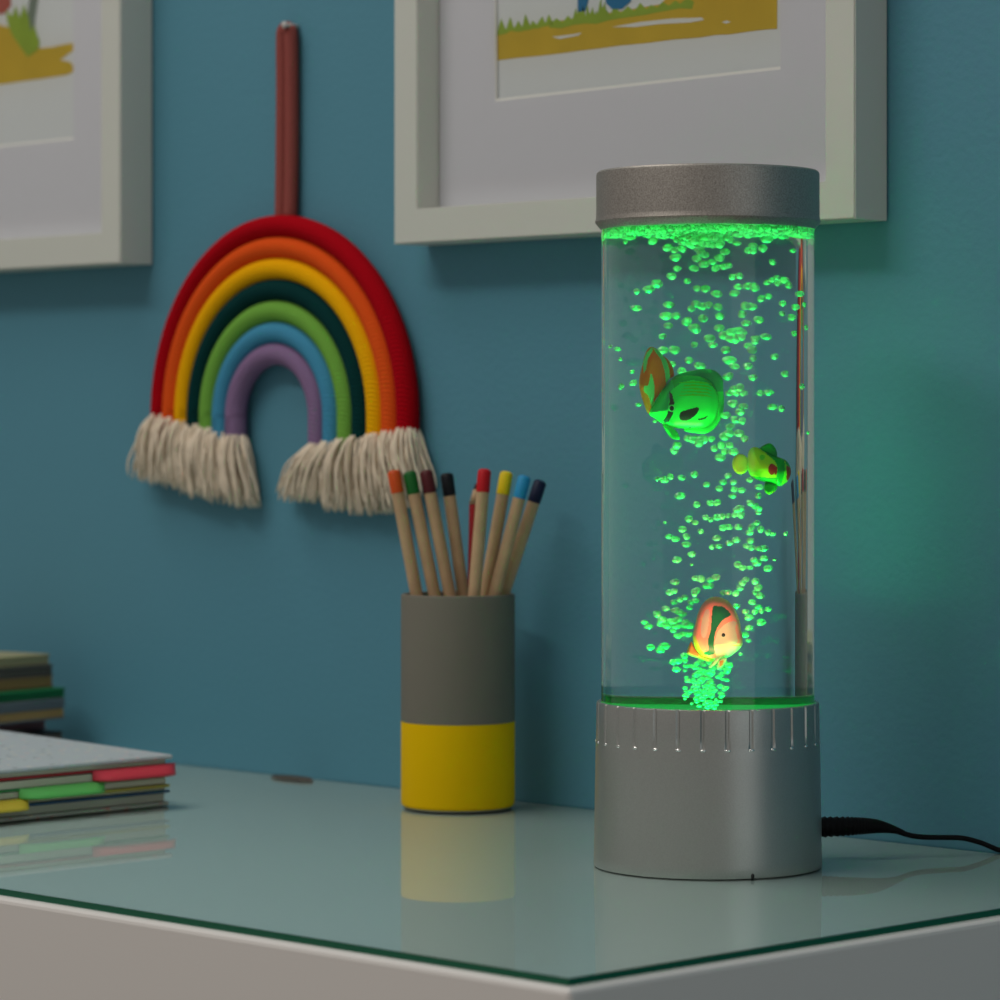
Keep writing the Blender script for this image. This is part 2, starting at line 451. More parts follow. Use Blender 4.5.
# the sharpened red pencil standing behind the red-ended one
th, v = pencil('red', (475.5-458)*K, .1925-(484-428)*K, (473-458)*K, .1064, .0190, 'red lacquered pencil, sharpened point up, mostly hidden behind the red-ended one')
L = v.length; u = v.normalized()
bm = bmesh.new(); tube(bm, [u*0, u*(L-.0105)], R_P, 6); obj('shaft', bm, mat('red_lacquer', (.42, .008, .014), .25), th)
bm = bmesh.new(); tube(bm, [u*(L-.0105), u*(L-.003)], [R_P, .0011], 16); obj('sharpened_cone', bm, M_wood, th, True)
bm = bmesh.new(); tube(bm, [u*(L-.003), u*L], [.0011, .0003], 12); obj('lead', bm, mat('dark_red_lead', (.08, .01, .012), .5), th, True)

# ---------------------------------------------------------------- tabbed notebook at the left
def speckle(name, base, cols, scale, thr):
    m = mat(name, base, .55, spec=.3); nt = m.node_tree; b = nt.nodes['Principled BSDF']
    tc = nt.nodes.new('ShaderNodeTexCoord'); v = nt.nodes.new('ShaderNodeTexVoronoi'); v.inputs['Scale'].default_value = scale
    nt.links.new(tc.outputs['Object'], v.inputs['Vector'])
    rp = nt.nodes.new('ShaderNodeValToRGB'); rp.color_ramp.interpolation = 'CONSTANT'
    sep = nt.nodes.new('ShaderNodeSeparateColor'); nt.links.new(v.outputs['Color'], sep.inputs[0])
    els = rp.color_ramp.elements; els[0].color = (*cols[0], 1); els[1].position = 1/len(cols); els[1].color = (*cols[1], 1)
    for i in range(2, len(cols)):
        e = els.new(i/len(cols)); e.color = (*cols[i], 1)
    nt.links.new(sep.outputs[0], rp.inputs[0])
    lt = nt.nodes.new('ShaderNodeMath'); lt.operation = 'LESS_THAN'; lt.inputs[1].default_value = thr
    nt.links.new(v.outputs['Distance'], lt.inputs[0])
    mx = nt.nodes.new('ShaderNodeMix'); mx.data_type = 'RGBA'; mx.inputs['A'].default_value = (*base, 1)
    nt.links.new(lt.outputs[0], mx.inputs['Factor']); nt.links.new(rp.outputs[0], mx.inputs['B'])
    nt.links.new(mx.outputs['Result'], b.inputs['Base Color']); return m
nb = thing('tabbed_notebook', 'thick white speckled notebook with red, green and yellow index tabs, lying on the glass', 'notebook', (-.3512, -.1462, TOP), rz=math.radians(1.0))
# local frame: the right-hand corner is the origin, pages run to -x and -y
NW, NL = .150, .205
M_cover = speckle('white_speckled_cover', (.48, .53, .56), [(.66,.50,.52), (.50,.54,.62), (.25,.28,.3), (.68,.64,.54), (.5,.58,.55)], 190, .27)
M_back = speckle('grey_speckled_cover', (.40, .41, .37), [(.5,.25,.2), (.12,.14,.1), (.55,.5,.4)], 170, .3)
def pagemat(name, c):
    m = mat(name, c, .8, spec=.1); nt = m.node_tree; b = nt.nodes['Principled BSDF']
    tc = nt.nodes.new('ShaderNodeTexCoord'); mp = nt.nodes.new('ShaderNodeMapping'); mp.inputs['Scale'].default_value = (4, 4, 2600)
    n = nt.nodes.new('ShaderNodeTexNoise'); n.inputs['Scale'].default_value = 1; n.inputs['Detail'].default_value = 2
    nt.links.new(tc.outputs['Object'], mp.inputs[0]); nt.links.new(mp.outputs[0], n.inputs['Vector'])
    mx = nt.nodes.new('ShaderNodeMix'); mx.data_type = 'RGBA'
    mx.inputs['A'].default_value = (*[v*.75 for v in c], 1); mx.inputs['B'].default_value = (*[min(1, v*1.15) for v in c], 1)
    nt.links.new(n.outputs['Fac'], mx.inputs['Factor']); nt.links.new(mx.outputs['Result'], b.inputs['Base Color']); return m
M_page = pagemat('cream_pages', (.60, .60, .48))
M_page2 = pagemat('grey_green_pages', (.44, .44, .37))
def slab(z0, z1, inset=0., bev=.0004, rise=.0):
    bm = bmesh.new(); box(bm, -NW, -inset, -NL, -inset, z0, z1, bev, 1); return bm
obj('back_cover', slab(.0003, .0024), M_back, nb)
obj('page_block', slab(.0026, .0069, .0015), M_page2, nb)
obj('page_block', slab(.0083, .0096, .0012), M_page, nb)
obj('page_block', slab(.0113, .0146, .001), M_page, nb)
obj('page_block', slab(.0158, .0200, .0006), M_page, nb)
obj('page_block', slab(.0215, .0238, .0012), M_page, nb)
bm = slab(.0241, .0262, -.0015, .0006)
for v in bm.verts: v.co.z += max(0, -v.co.x)*.026        # the cover rises towards the rings
obj('front_cover', bm, M_cover, nb)
def divider(nm, c, z, th_, tab, cd_=None):
    o = obj('divider', slab(z, z+th_, -.0004, .0002), mat(nm+'_divider', cd_ or c, .45, spec=.4), nb); o['label'] = nm+' divider sheet'
    if tab:
        y1, y0, drop, out = tab
        bm = bmesh.new(); N = 28; Mx = 8; g = {}
        for i in range(N+1):
            s = i/N
            for j in range(Mx+1):
                u = j/Mx
                w_ = out*min(1, (1-abs(2*s-1)**6)*1.0+.02)            # rounded corners
                x = .0002 + w_*u
                z_ = z+th_*.5 - drop*(u**1.6)
                for q in (0, 1): g[i, j, q] = bm.verts.new((x, y0+(y1-y0)*s, z_+(.0006 if q else -.0006)))
        for i in range(N):
            for j in range(Mx):
                bm.faces.new((g[i,j,1], g[i+1,j,1], g[i+1,j+1,1], g[i,j+1,1]))
                bm.faces.new((g[i,j,0], g[i,j+1,0], g[i+1,j+1,0], g[i+1,j,0]))
        for i in range(N):
            for j in (0, Mx): bm.faces.new((g[i,j,0], g[i+1,j,0], g[i+1,j,1], g[i,j,1]))
        for j in range(Mx):
            for i in (0, N): bm.faces.new((g[i,j,0], g[i,j+1,0], g[i,j+1,1], g[i,j,1]))
        t_ = obj('index_tab', bm, mat(nm+'_tab', c, .4, spec=.4), o, True); t_['label'] = nm+' index tab'
divider('blue', (.01, .065, .16), .0070, .0012, None)
divider('yellow', (.72, .55, .05), .0097, .0015, (-.0900, -.132, .0040, .0066), (.40, .34, .06))
divider('green', (.13, .55, .13), .0150, .0010, (-.0420, -.0960, .0042, .0070), (.02, .22, .06))
divider('red', (.66, .045, .075), .0207, .0010, (.0040, -.0500, .0045, .0076), (.40, .012, .025))

# ---------------------------------------------------------------- stack of thin books in the far left corner
def book(name, label, z0, th_, cover, page, dx, dy, rz, ct=.0014, grp='thin books stacked in the far left corner'):
    t = thing(name, label, 'book', (-.596+dx, -.026+dy, TOP+z0), grp, math.radians(rz))
    W, L = .13, .18; c = .0012
    bm = bmesh.new(); box(bm, -W, -.0005, -L, -.0005, c+.0001, th_-ct-.0001, .0003, 1)
    obj('page_block', bm, page, t)
    for k, (a, b_) in enumerate((((0, c), (th_-ct, th_)))):
        bm = bmesh.new(); box(bm, -W, 0, -L, 0, a, b_, .0004, 1)
        obj('cover', bm, cover, t)
    bm = bmesh.new(); box(bm, -W-.0014, -W-.0001, -L, 0, 0, th_, .0004, 1); obj('spine', bm, cover, t)
P_tan = pagemat('tan_pages', (.40, .25, .11)); P_dark = pagemat('dark_grey_pages', (.12, .11, .10)); P_mauve = pagemat('mauve_pages', (.28, .14, .16))
cv = lambda n, c: mat(n, c, .5, spec=.35)
z = .0003
for nm, lab, th_, co, pg, dx, dy, rz, ct in (
    ('thin_book', 'lowest book of the far left stack, black for the shadow there', .0158, cv('shadow_black_cover', (.012, .012, .014)), P_dark, .006, -.004, 9, .0014),  # lowest book, its black stands for the shadow at the stack's foot
    ('thin_book', 'mauve book low in the far left stack, under the tan-paged slate one', .0067, cv('mauve_cover', (.26, .13, .15)), P_mauve, -.010, -.004, 10, .0014),
    ('thin_book', 'slate grey book with tan pages below the green one in the far left stack', .0123, cv('slate_cover', (.12, .14, .165)), P_tan, .005, -.002, 10, .0060),
    ('thin_book', 'green covered book at the middle of the far left stack', .0055, cv('green_cover', (.008, .17, .055)), cv('green_pages', (.008, .15, .05)), .003, 0, 9, .0014),
    ('thin_book', 'brown book with tan pages above the green one in the far left stack', .0065, cv('tan_cover', (.30, .19, .085)), P_tan, -.006, -.002, 10, .0010),
    ('thin_book', 'dark grey book under the topmost one of the far left stack', .0066, cv('charcoal_cover', (.105, .095, .09)), P_dark, -.006, -.002, 9, .0014),
    ('thin_book', 'olive beige book on top of the far left stack', .0060, cv('olive_beige_cover', (.36, .33, .18)), cv('beige_pages', (.36, .33, .19)), -.008, -.003, 10, .0014)):
    book(nm, lab, z, th_, co, pg, dx, dy, rz, ct); z += th_+.0001

# small brown scrap at the back edge of the glass
bm = bmesh.new()
poly = [(-.011, -.004), (-.004, -.0062), (.006, -.005), (.011, -.001), (.006, .0035), (-.005, .0035)]
a = [bm.verts.new((x*1.5, y, .0002)) for x, y in poly]; b = [bm.verts.new((x*1.3, y*.8, .0020)) for x, y in poly]
bm.faces.new(a[::-1]); bm.faces.new(b)
for i in range(6): bm.faces.new((a[i], a[(i+1) % 6], b[(i+1) % 6], b[i]))
tag(obj('brown_scrap', bm, mat('dull_brown', (.055, .05, .04), .7), None, False, (-.4035, -.0145, TOP)), 'small flat brown scrap lying at the back edge of the glass', 'scrap')

# ---------------------------------------------------------------- bubble lamp
LC = Vector((-.0004, -.1280, TOP))
M = .0004404
lamp = thing('bubble_lamp', 'tall clear bubble tube lamp glowing green, with silver base and cap', 'lamp', LC)
def silver(name, c, fleck, rgh=.34, mtl=.85):
    m = mat(name, c, rgh, metal=mtl, spec=.5); nt = m.node_tree; b = nt.nodes['Principled BSDF']
    tc = nt.nodes.new('ShaderNodeTexCoord'); n = nt.nodes.new('ShaderNodeTexNoise'); n.inputs['Scale'].default_value = 1500; n.inputs['Detail'].default_value = 2
    nt.links.new(tc.outputs['Object'], n.inputs['Vector'])
    mx = nt.nodes.new('ShaderNodeMix'); mx.data_type = 'RGBA'
    mx.inputs['A'].default_value = (*[v*(1-fleck) for v in c], 1); mx.inputs['B'].default_value = (*[v*(1+fleck) for v in c], 1)
    nt.links.new(n.outputs['Fac'], mx.inputs['Factor']); nt.links.new(mx.outputs['Result'], b.inputs['Base Color'])
    bp = nt.nodes.new('ShaderNodeBump'); bp.inputs['Strength'].default_value = .25; bp.inputs['Distance'].default_value = .0002
    nt.links.new(n.outputs['Fac'], bp.inputs['Height']); nt.links.new(bp.outputs['Normal'], b.inputs['Normal'])
    return m
M_sil = silver('silver_paint', (.46, .455, .43), .12)
M_cap = silver('dull_silver_paint', (.40, .365, .33), .55, .45)
RT, RI = .0469, .0446                       # acrylic tube outside / inside
BZ = .0722
NG = 29; goff = math.atan2(CAM.y-LC.y, CAM.x-LC.x) + math.radians(-2.3)
def base_r(r, z, a):
    if not (.055 < z < .0721) or r < .048: return r
    p = ((a-goff)/(2*PI)*NG) % 1.0; p = min(p, 1-p)*2*PI/NG*r      # metres from the groove centre
    if p < .00075:
        r -= .0006*min(1, (z-.055)/.0008)
    return r
segs = NG*16
prof = [(.047, .0002), (.0500, .0002), (.0502, .0006)]
prof += [(.0502-.0009*q/12, .0006+(.0540-.0006)*q/12) for q in range(1, 13)]
prof += [(.0492, .0551), (.0492, .0558), (.0491, .0600), (.0490, .0712), (.0488, .0719), (.0483, .0722), (.0471, .0722), (.0471, .066), (0, .066)]
bm = bmesh.new(); lathe(bm, prof, segs, rfun=base_r)
base = obj('base', bm, M_sil, lamp, True); base.modifiers.new('edges', 'EDGE_SPLIT').split_angle = math.radians(35)
bm = bmesh.new()
for k in range(NG):                          # shiny drop at the foot of each flute
    a = goff+2*PI*k/NG
    bmesh.ops.create_icosphere(bm, subdivisions=2, radius=1, matrix=Matrix.Translation((.0492*math.cos(a), .0492*math.sin(a), .0548)) @ Matrix.Rotation(a, 4, 'Z') @ Matrix.Diagonal((.0005, .0013, .0007, 1)))
obj('flute_ends', bm, mat('bright_silver', (.85, .85, .82), .15, metal=.9), base, True)
bm = bmesh.new(); lathe(bm, [(0, 0.0001), (.0460, .0001), (.0465, .0002), (.0465, .0005), (0, .0005)], 96)
obj('foot_pad', bm, mat('black_rubber', (.01, .01, .01), .7), base, True)
ax = math.atan2(CAM.y-LC.y, CAM.x-LC.x) + math.asin(43.5*M/.0501)
bm = bmesh.new(); bmesh.ops.create_icosphere(bm, subdivisions=2, radius=1, matrix=Matrix.Translation((.0500*math.cos(ax), .0500*math.sin(ax), .0012)) @ Matrix.Diagonal((.0008, .0009, .0013, 1)))
obj('black_nub', bm, mat('black_plastic', (.008, .008, .008), .5), base, True)
# cap
bm = bmesh.new()
lathe(bm, [(0, .2800), (.0464, .2800), (.0470, .2798), (.0494, .2826), (.0496, .2832), (.0492, .2848), (.0491, .2856), (.0491, .3034), (.0489, .3046), (.0482, .3053), (.0460, .3056), (0, .3056)], 160)
cap = obj('cap', bm, M_cap, lamp, True); cap.modifiers.new('edges', 'EDGE_SPLIT').split_angle = math.radians(32)

# acrylic tube and water
def refr(name, ior, tint):
    m = bpy.data.materials.new(name); m.use_nodes = True; nt = m.node_tree; nt.nodes.clear()
    out = nt.nodes.new('ShaderNodeOutputMaterial'); g = nt.nodes.new('ShaderNodeBsdfGlass')
    g.inputs['IOR'].default_value = ior; g.inputs['Roughness'].default_value = 0; g.inputs['Color'].default_value = (*tint, 1)
    nt.links.new(g.outputs[0], out.inputs[0]); return m
def shell(name, r, z0, z1, m):
    bm = bmesh.new(); lathe(bm, [(r, z0), (r, z1)], 256)
    bmesh.ops.recalc_face_normals(bm, faces=bm.faces[:])
    f = bm.faces[:][0]
    if f.normal.dot(f.calc_center_median()*Vector((1,1,0))) < 0: bmesh.ops.reverse_faces(bm, faces=bm.faces[:])
    me = bpy.data.meshes.new(name); bm.to_mesh(me); bm.free(); me.materials.append(m)
    for p in me.polygons: p.use_smooth = True
    o = bpy.data.objects.new(name, me); COL.objects.link(o); o.parent = lamp; return o
N_AC, N_W = 1.49, 1.333
tube_o = shell('tube', RT, .0665, .2815, refr('clear_acrylic', N_AC, (.99, 1, .99)))
water_o = shell('water', RI, .0667, .2812, refr('water_column', N_W/N_AC, (.955, 1, .98)))
# glowing floor of the tube
M_led = bpy.data.materials.new('green_led_diffuser'); M_led.use_nodes = True
b_ = M_led.node_tree.nodes['Principled BSDF']; b_.inputs['Base Color'].default_value = (.004, .05, .012, 1); b_.inputs['Roughness'].default_value = .4
b_.inputs['Emission Color'].default_value = (0, 1, .10, 1); b_.inputs['Emission Strength'].default_value = .30
bm = bmesh.new(); lathe(bm, [(0, .0680), (RI-.0012, .0680), (RI-.0012, .0690), (0, .0690)], 96)
obj('light_disc', bm, M_led, lamp)
M_ring = bpy.data.materials.new('edge_lit_acrylic'); M_ring.use_nodes = True
b_ = M_ring.node_tree.nodes['Principled BSDF']; b_.inputs['Base Color'].default_value = (.004, .10, .02, 1)
b_.inputs['Emission Color'].default_value = (0, 1, .10, 1); b_.inputs['Emission Strength'].default_value = .045
bm = bmesh.new(); lathe(bm, [(RI-.0010, .0680), (RI-.0010, .0718), (RI-.0004, .0718), (RI-.0004, .0680)], 128)
o = obj('light_collar', bm, M_ring, lamp, True); o['label'] = 'dark green collar inside the tube foot'
def led(z, size, power, col, spread):
    o = area('lamp_inner_light', LC, LC+Vector((0, 0, 1)), size, power, col, math.radians(spread)); o.parent = lamp; o.location = (0, 0, z)
led(.0696, .078, .150, (.012, 1, .15), 34)            # beam up the tube
led(.0697, .060, .022, (.006, 1, .22), 130)           # side light that leaves through the wall of the tube

def fill_light(at, aim, size, power, col, spread):
    o = area('lamp_inner_light', LC, LC+Vector((0, 0, 1)), size, power, col, math.radians(spread)); o.parent = lamp
    o.location = at; o.rotation_euler = aim.to_track_quat('-Z', 'Y').to_euler(); return o
fill_light(-Fv*.038+Vector((0, 0, .0730)), Fv*.034+Vector((0, 0, .070)), .012, .0165, (1, .30, .19), 80)        # warm chip added to redden the pink fish
side = fill_light(Vector((-.001, .027, .0830)), Vector((-.07, 1, .66)), .024, .250, (.0, 1, .38), 72)      # green chip added in the water, for the glow on the wall
side.data.cycles.is_caustics_light = True

for o_ in (tube_o, water_o): o_.cycles.is_caustics_caster = True
bpy.data.objects['wall_back'].cycles.is_caustics_receiver = True
for o_ in bpy.data.objects:
    if o_.name.startswith('ceiling_lamp'): o_.data.cycles.is_caustics_light = True

# ---- where things float inside the water (rays bent at the acrylic and at the water)
def bend(dv, n, e):
    c = -n.dot(dv); k = 1-e*e*(1-c*c)
    return (dv*e + n*(e*c-math.sqrt(max(k, 0)))).normalized()
def hit(p, dv, r):
    ox, oy = p.x-LC.x, p.y-LC.y
    A = dv.x**2+dv.y**2; B = ox*dv.x+oy*dv.y; C = ox*ox+oy*oy-r*r
    D = B*B-A*C
    return None if D < 0 else (-B-math.sqrt(D))/A
def in_water(x, y, off):
    """point on the bent sight line through (x, y), off metres behind the tube axis"""
    dv = (Fv + Rv*((x-500)/3431) + Vector((0, 0, -(y-428)/3431))).normalized(); p = CAM.copy()
    for r, e in ((RT, 1/N_AC), (RI, N_AC/N_W)):
        t = hit(p, dv, r)
        if t is None: return None
        p = p+dv*t; n = Vector((p.x-LC.x, p.y-LC.y, 0)).normalized(); dv = bend(dv, n, e)
    t = ((LC-p).dot(Fv)+off)/dv.dot(Fv)
    q = p+dv*t
    return q if math.hypot(q.x-LC.x, q.y-LC.y) < RI-.0022 else None

# ---- fish
def fish_mat(name, c, tr=.25, spec=.4):
    m = mat(name, c, .35, spec=spec); nt = m.node_tree; b = nt.nodes['Principled BSDF']
    out = nt.nodes['Material Output']; t_ = nt.nodes.new('ShaderNodeBsdfTranslucent'); t_.inputs[0].default_value = (*c, 1)
    mx = nt.nodes.new('ShaderNodeMixShader'); mx.inputs[0].default_value = tr
    nt.links.new(b.outputs[0], mx.inputs[1]); nt.links.new(t_.outputs[0], mx.inputs[2]); nt.links.new(mx.outputs[0], out.inputs[0]); return m
def puff(poly, cx, cy, hx, hy, thick, regions, step, edge, base_mi=0, back=0.):
    """solid rounded body from an outline; regions = [(polygon, material index)] painted on both flanks"""
    bm = bmesh.new(); xs = [p[0] for p in poly]; ys = [p[1] for p in poly]
    nx = int((max(xs)-min(xs))/step)+3; ny = int((max(ys)-min(ys))/step)+3
    g = {}; x0, y0 = min(xs)-step, min(ys)-step
    ins = lambda i, j: inside(x0+(i+.5)*step, y0+(j+.5)*step, poly)
    cells = [(i, j) for i in range(nx) for j in range(ny) if ins(i, j)]
    def vert(i, j, s):
        if (i, j, s) in g: return g[i, j, s]
        x, y = x0+i*step, y0+j*step
        dd = edge_dist(x, y, poly) if inside(x, y, poly) else 0
        if dd < step*.9:                     # pull the rim onto the outline
            best = None
            for k in range(len(poly)):
                x1, y1 = poly[k-1]; x2, y2 = poly[k]; dx, dy = x2-x1, y2-y1; L = dx*dx+dy*dy
                t = 0 if L == 0 else max(0, min(1, ((x-x1)*dx+(y-y1)*dy)/L)); qx, qy = x1+t*dx, y1+t*dy
                e = math.hypot(x-qx, y-qy)
                if best is None or e < best[0]: best = (e, qx, qy)
            if best[0] < step*1.5 : x, y = best[1], best[2]
            key = (i, j, 'rim')
            if key not in g: g[key] = bm.verts.new(((x-cx)*hx, 0+back, -(y-cy)*hy))
            g[i, j, s] = g[key]; return g[key]
        u = min(1, dd/edge); h = thick*math.sqrt(1-(1-u)**2)
        g[i, j, s] = bm.verts.new(((x-cx)*hx, -s*h+back, -(y-cy)*hy)); return g[i, j, s]
    for i, j in cells:
        mi = base_mi
        mxp, myp = x0+(i+.5)*step, y0+(j+.5)*step
        for pl, m_ in regions:
            if inside(mxp, myp, pl): mi = m_
        for s in (1, -1):
            q = [vert(i, j, s), vert(i+1, j, s), vert(i+1, j+1, s), vert(i, j+1, s)]
            u = []
            for v in q:
                if v not in u: u.append(v)
            if len(u) >= 3:
                try: f = bm.faces.new(u if s == 1 else u[::-1]); f.material_index = mi
                except ValueError: pass
    return bm
def ell(cx, cy, rx, ry, n=24): return [(cx+rx*math.cos(2*PI*k/n), cy+ry*math.sin(2*PI*k/n)) for k in range(n)]
def fish_root(label, px, py, off, sc_px, wpx):
    """Empty at the fish; returns the metres per outline unit across and up"""
    c = in_water(px, py, off); l = in_water(px-wpx/2, py, off); r = in_water(px+wpx/2, py, off)
    t = thing('toy_fish', label, 'fish', c, 'toy fish in the bubble lamp', ANG)
    dep = (c-CAM).dot(Fv)
    up = dep/3431*sc_px*1.012
    return t, (r-l).length/wpx*sc_px, up
def eye(parent, x, y, cx, cy, hx, hy, r, dep, m, ring=None):
    bm = bmesh.new()
    bmesh.ops.create_icosphere(bm, subdivisions=3, radius=1, matrix=Matrix.Translation(((x-cx)*hx, -dep, -(y-cy)*hy)) @ Matrix.Diagonal((r*hx, r*hy*.5, r*hy, 1)))
    o = obj('eye', bm, m, parent, True)
    if ring:
        bm = bmesh.new()
        pts = [((x-cx)*hx+ring[0]*hx*math.cos(a), -dep-.0003, -(y-cy)*hy+ring[0]*hy*math.sin(a)) for a in [2*PI*k/24 for k in range(25)]]
        tube(bm, pts, ring[1]*hy, 8, cap=False); obj('eye_ring', bm, ring[2], o, True)
M_black = mat('black_enamel', (.006, .008, .006), .3)
# big green fish with an orange flank piece (outline units: 1/8.333 px)
u8 = 1/8.333
t, hx, hy = fish_root('large green toy fish with an orange flank piece, high in the lamp tube', 600+680*u8, 320+690*u8, -.004, u8, 70)
cx, cy = 680, 690
G1 = fish_mat('bright_green_plastic', (.02, .80, .16), .32); G2 = fish_mat('deep_green_plastic', (.012, .36, .10), .3)
G3 = fish_mat('leaf_green_plastic', (.12, .62, .02), .3); G4 = fish_mat('sea_green_plastic', (.02, .46, .20), .35); GP = fish_mat('pale_green_plastic', (.20, .75, .30), .25)
OR = fish_mat('burnt_orange_plastic', (.92, .13, .004), .12)
body = smooth_poly([(398,772), (455,690), (520,590), (575,515), (650,475), (740,462), (840,475), (925,525), (972,610), (985,710), (962,815), (890,890), (790,905), (680,900), (590,895), (520,862), (450,815)])
back = [(585,300), (1100,300), (1100,600), (975,600), (935,560), (860,520), (760,505), (680,520), (630,550), (600,575)]
face = smooth_poly([(385,760), (440,690), (520,580), (580,500), (600,560), (575,600), (555,680), (548,740), (480,760)])
regs = [(back, 1), (face, 4)]
for k in range(5):
    yy = 520+26*k
    regs.append(([(640,yy+6), (760,yy-6), (880,yy+2), (930,yy+24), (880,yy+14), (760,yy+8)], 2))
regs += [([(565,595), (585,620), (600,690), (590,780), (560,845), (530,855), (515,835), (545,780), (560,700)], 3),
         (smooth_poly([(655,770), (720,745), (800,728), (806,760), (770,800), (725,832), (655,828)]), 3),
         ([(795,825), (850,812), (892,795), (870,820), (820,834)], 3), ([(722,888), (780,882), (840,862), (800,886), (740,896)], 3)]
obj('body', puff(body, cx, cy, hx, hy, .0062, regs, 5.5, 190), [G1, G2, G3, M_black, G4], t, True)
fin = smooth_poly([(590,505), (660,452), (760,428), (860,412), (950,425), (1015,490), (1022,580), (1028,680), (1015,790), (960,890), (880,942), (780,936), (700,915), (760,880), (900,840), (960,720), (930,560), (830,500), (700,495)])
ribs = [(([(960+70*math.cos(a), 690+10+250*math.sin(a)), (1040+60*math.cos(a), 690+320*math.sin(a)), (1040+60*math.cos(a+.05), 690+320*math.sin(a+.05)), (960+70*math.cos(a+.05), 700+250*math.sin(a+.05))]), 1) for a in [.25+.13*k for k in range(9)]]
o = obj('back_fin', puff(fin, cx, cy, hx, hy, .0016, [([(500,380), (1100,380), (1100,600), (500,600)], 1)], 6, 40, back=.0008), [G1, G4], t, True)
o = obj('belly_fin', puff(smooth_poly([(515,868), (590,893), (640,930), (662,990), (600,985), (560,945)]), cx, cy, hx, hy, .0012, [], 6, 25, back=-.0012), [G1], t, True)
oflank = smooth_poly([(395,778), (350,680), (318,570), (316,500), (340,390), (375,275), (415,232), (470,250), (520,300), (565,335), (605,400), (615,470), (575,500), (530,575), (470,660), (430,735)])  # flat orange piece at the left flank of the fish
regs = [([(380,275), (430,232), (420,270), (385,330), (365,420), (345,450), (350,360)], 1),
        ([(430,240), (490,262), (545,340), (570,420), (580,495), (545,540), (530,440), (500,340), (460,285)], 1),
        (smooth_poly([(410,450), (440,560), (432,690), (415,715), (385,630), (352,600), (350,555), (385,540)]), 1), ([(430,700), (400,770), (445,720), (520,610), (545,540), (530,560)], 1)]
o = obj('flank_piece', puff(oflank, cx, cy, hx, hy, .0024, regs, 5.5, 80, back=-.0004), [OR, GP], t, True); o['label'] = 'orange piece with pale green stripes'
eye(t, 578, 735, cx, cy, hx, hy, 14, .0058, M_black, (25, 5, GP))
# small yellow fish (1/11.11 px)
u11 = 1/11.11
t, hx, hy = fish_root('small yellow and green toy fish with a red face, right of the big green fish', 720+480*u11, 430+420*u11, .0, u11, 50)
cx, cy = 480, 420
YE = fish_mat('yellow_plastic', (.70, .74, .004), .2); DG = fish_mat('forest_green_plastic', (.006, .30, .02), .25); RE = fish_mat('red_plastic', (.62, .016, .010), .15); LG = fish_mat('lime_plastic', (.22, .62, .01), .2)
body = smooth_poly([(305,385), (318,250), (368,195), (440,208), (530,262), (640,300), (730,335), (778,395), (796,465), (772,540), (725,590), (655,620), (560,590), (440,560), (350,515), (315,450)])
regs = [(smooth_poly([(610,270), (700,300), (735,370), (738,480), (700,580), (640,630), (600,600), (645,520), (655,420), (620,345), (520,265)]), 1),
        ([(300,505), (420,515), (560,530), (640,530), (640,640), (300,600)], 1),
        ([(722,325), (738,360), (742,480), (715,570), (660,615), (690,620), (745,580), (757,480), (750,370)], 3),
        ([(745,300), (820,400), (820,540), (752,590), (760,480), (755,400)], 2), ([(725,320), (790,370), (775,410), (750,380)], 1),
        (ell(590, 435, 40, 62), 2), ([(618,385), (650,410), (655,470), (640,500), (622,490)], 2), (ell(478, 305, 30, 30), 3)]
obj('body', puff(body, cx, cy, hx, hy, .0052, regs, 6, 160), [YE, DG, RE, LG], t, True)
obj('tail_fin', puff(smooth_poly(ell(232, 380, 92, 112, 14)+[]), cx, cy, hx, hy, .0013, [], 7, 30), [YE], t, True)
obj('back_fin', puff(smooth_poly([(440,215), (490,170), (550,152), (605,190), (635,262), (620,310), (520,265)]), cx, cy, hx, hy, .0014, [], 6, 30), [DG], t, True)
obj('belly_fin', puff(smooth_poly([(500,585), (560,575), (640,590), (640,640), (600,690), (540,712), (495,670)]), cx, cy, hx, hy, .0014, [([(480,640), (540,690), (650,660), (650,730), (480,730)], 1)], 6, 30, back=-.001), [DG, LG], t, True)
eye(t, 690, 440, cx, cy, hx, hy, 14, .0042, DG)
# pink fish low in the tube (1/10 px)
t, hx, hy = fish_root('pink toy fish with a dark green band, low in the lamp tube above the froth', 670+47.0, 580+52.0, -.004, .1, 46)
cx, cy = 470, 520
PK = fish_mat('salmon_pink_plastic', (.95, .31, .26), .12); BN = fish_mat('bottle_green_plastic', (.005, .15, .07), .15); PA = fish_mat('pale_grey_pink_plastic', (.62, .52, .45), .12)
WY = fish_mat('lit_ivory_plastic', (.80, .76, .52), .2); OG = fish_mat('orange_plastic', (.92, .28, .08), .2); YL = fish_mat('golden_plastic', (.92, .58, .06), .2)
body = smooth_poly([(228,560), (255,430), (282,330), (330,240), (400,185), (480,175), (570,208), (640,285), (690,390), (712,500), (726,640), (645,728), (560,775), (470,792), (380,775), (300,742), (242,660)])
regs = [(smooth_poly([(300,470), (340,320), (385,300), (380,420), (350,560), (310,560)]), 2), ([(215,560), (250,560), (300,690), (380,760), (470,800), (380,800), (260,720)], 5),
        (smooth_poly([(480,500), (555,435), (650,412), (655,500), (672,622), (560,642), (440,640), (455,560)]), 2),
        (smooth_poly([(440,645), (560,635), (740,650), (650,735), (560,785), (480,800), (450,720)]), 3), ([(600,640), (740,640), (735,665), (650,652)], 4),  # ivory belly patch: highlight from below put into the colour
        (smooth_poly([(425,268), (480,262), (535,272), (602,335), (590,362), (525,398), (470,470), (442,550), (432,640), (442,722), (385,742), (335,724), (378,690), (370,600), (398,500), (408,380)]), 1)]
obj('body', puff(body, cx, cy, hx, hy, .0048, regs, 6, 160), [PK, BN, PA, WY, OG, YL], t, True)
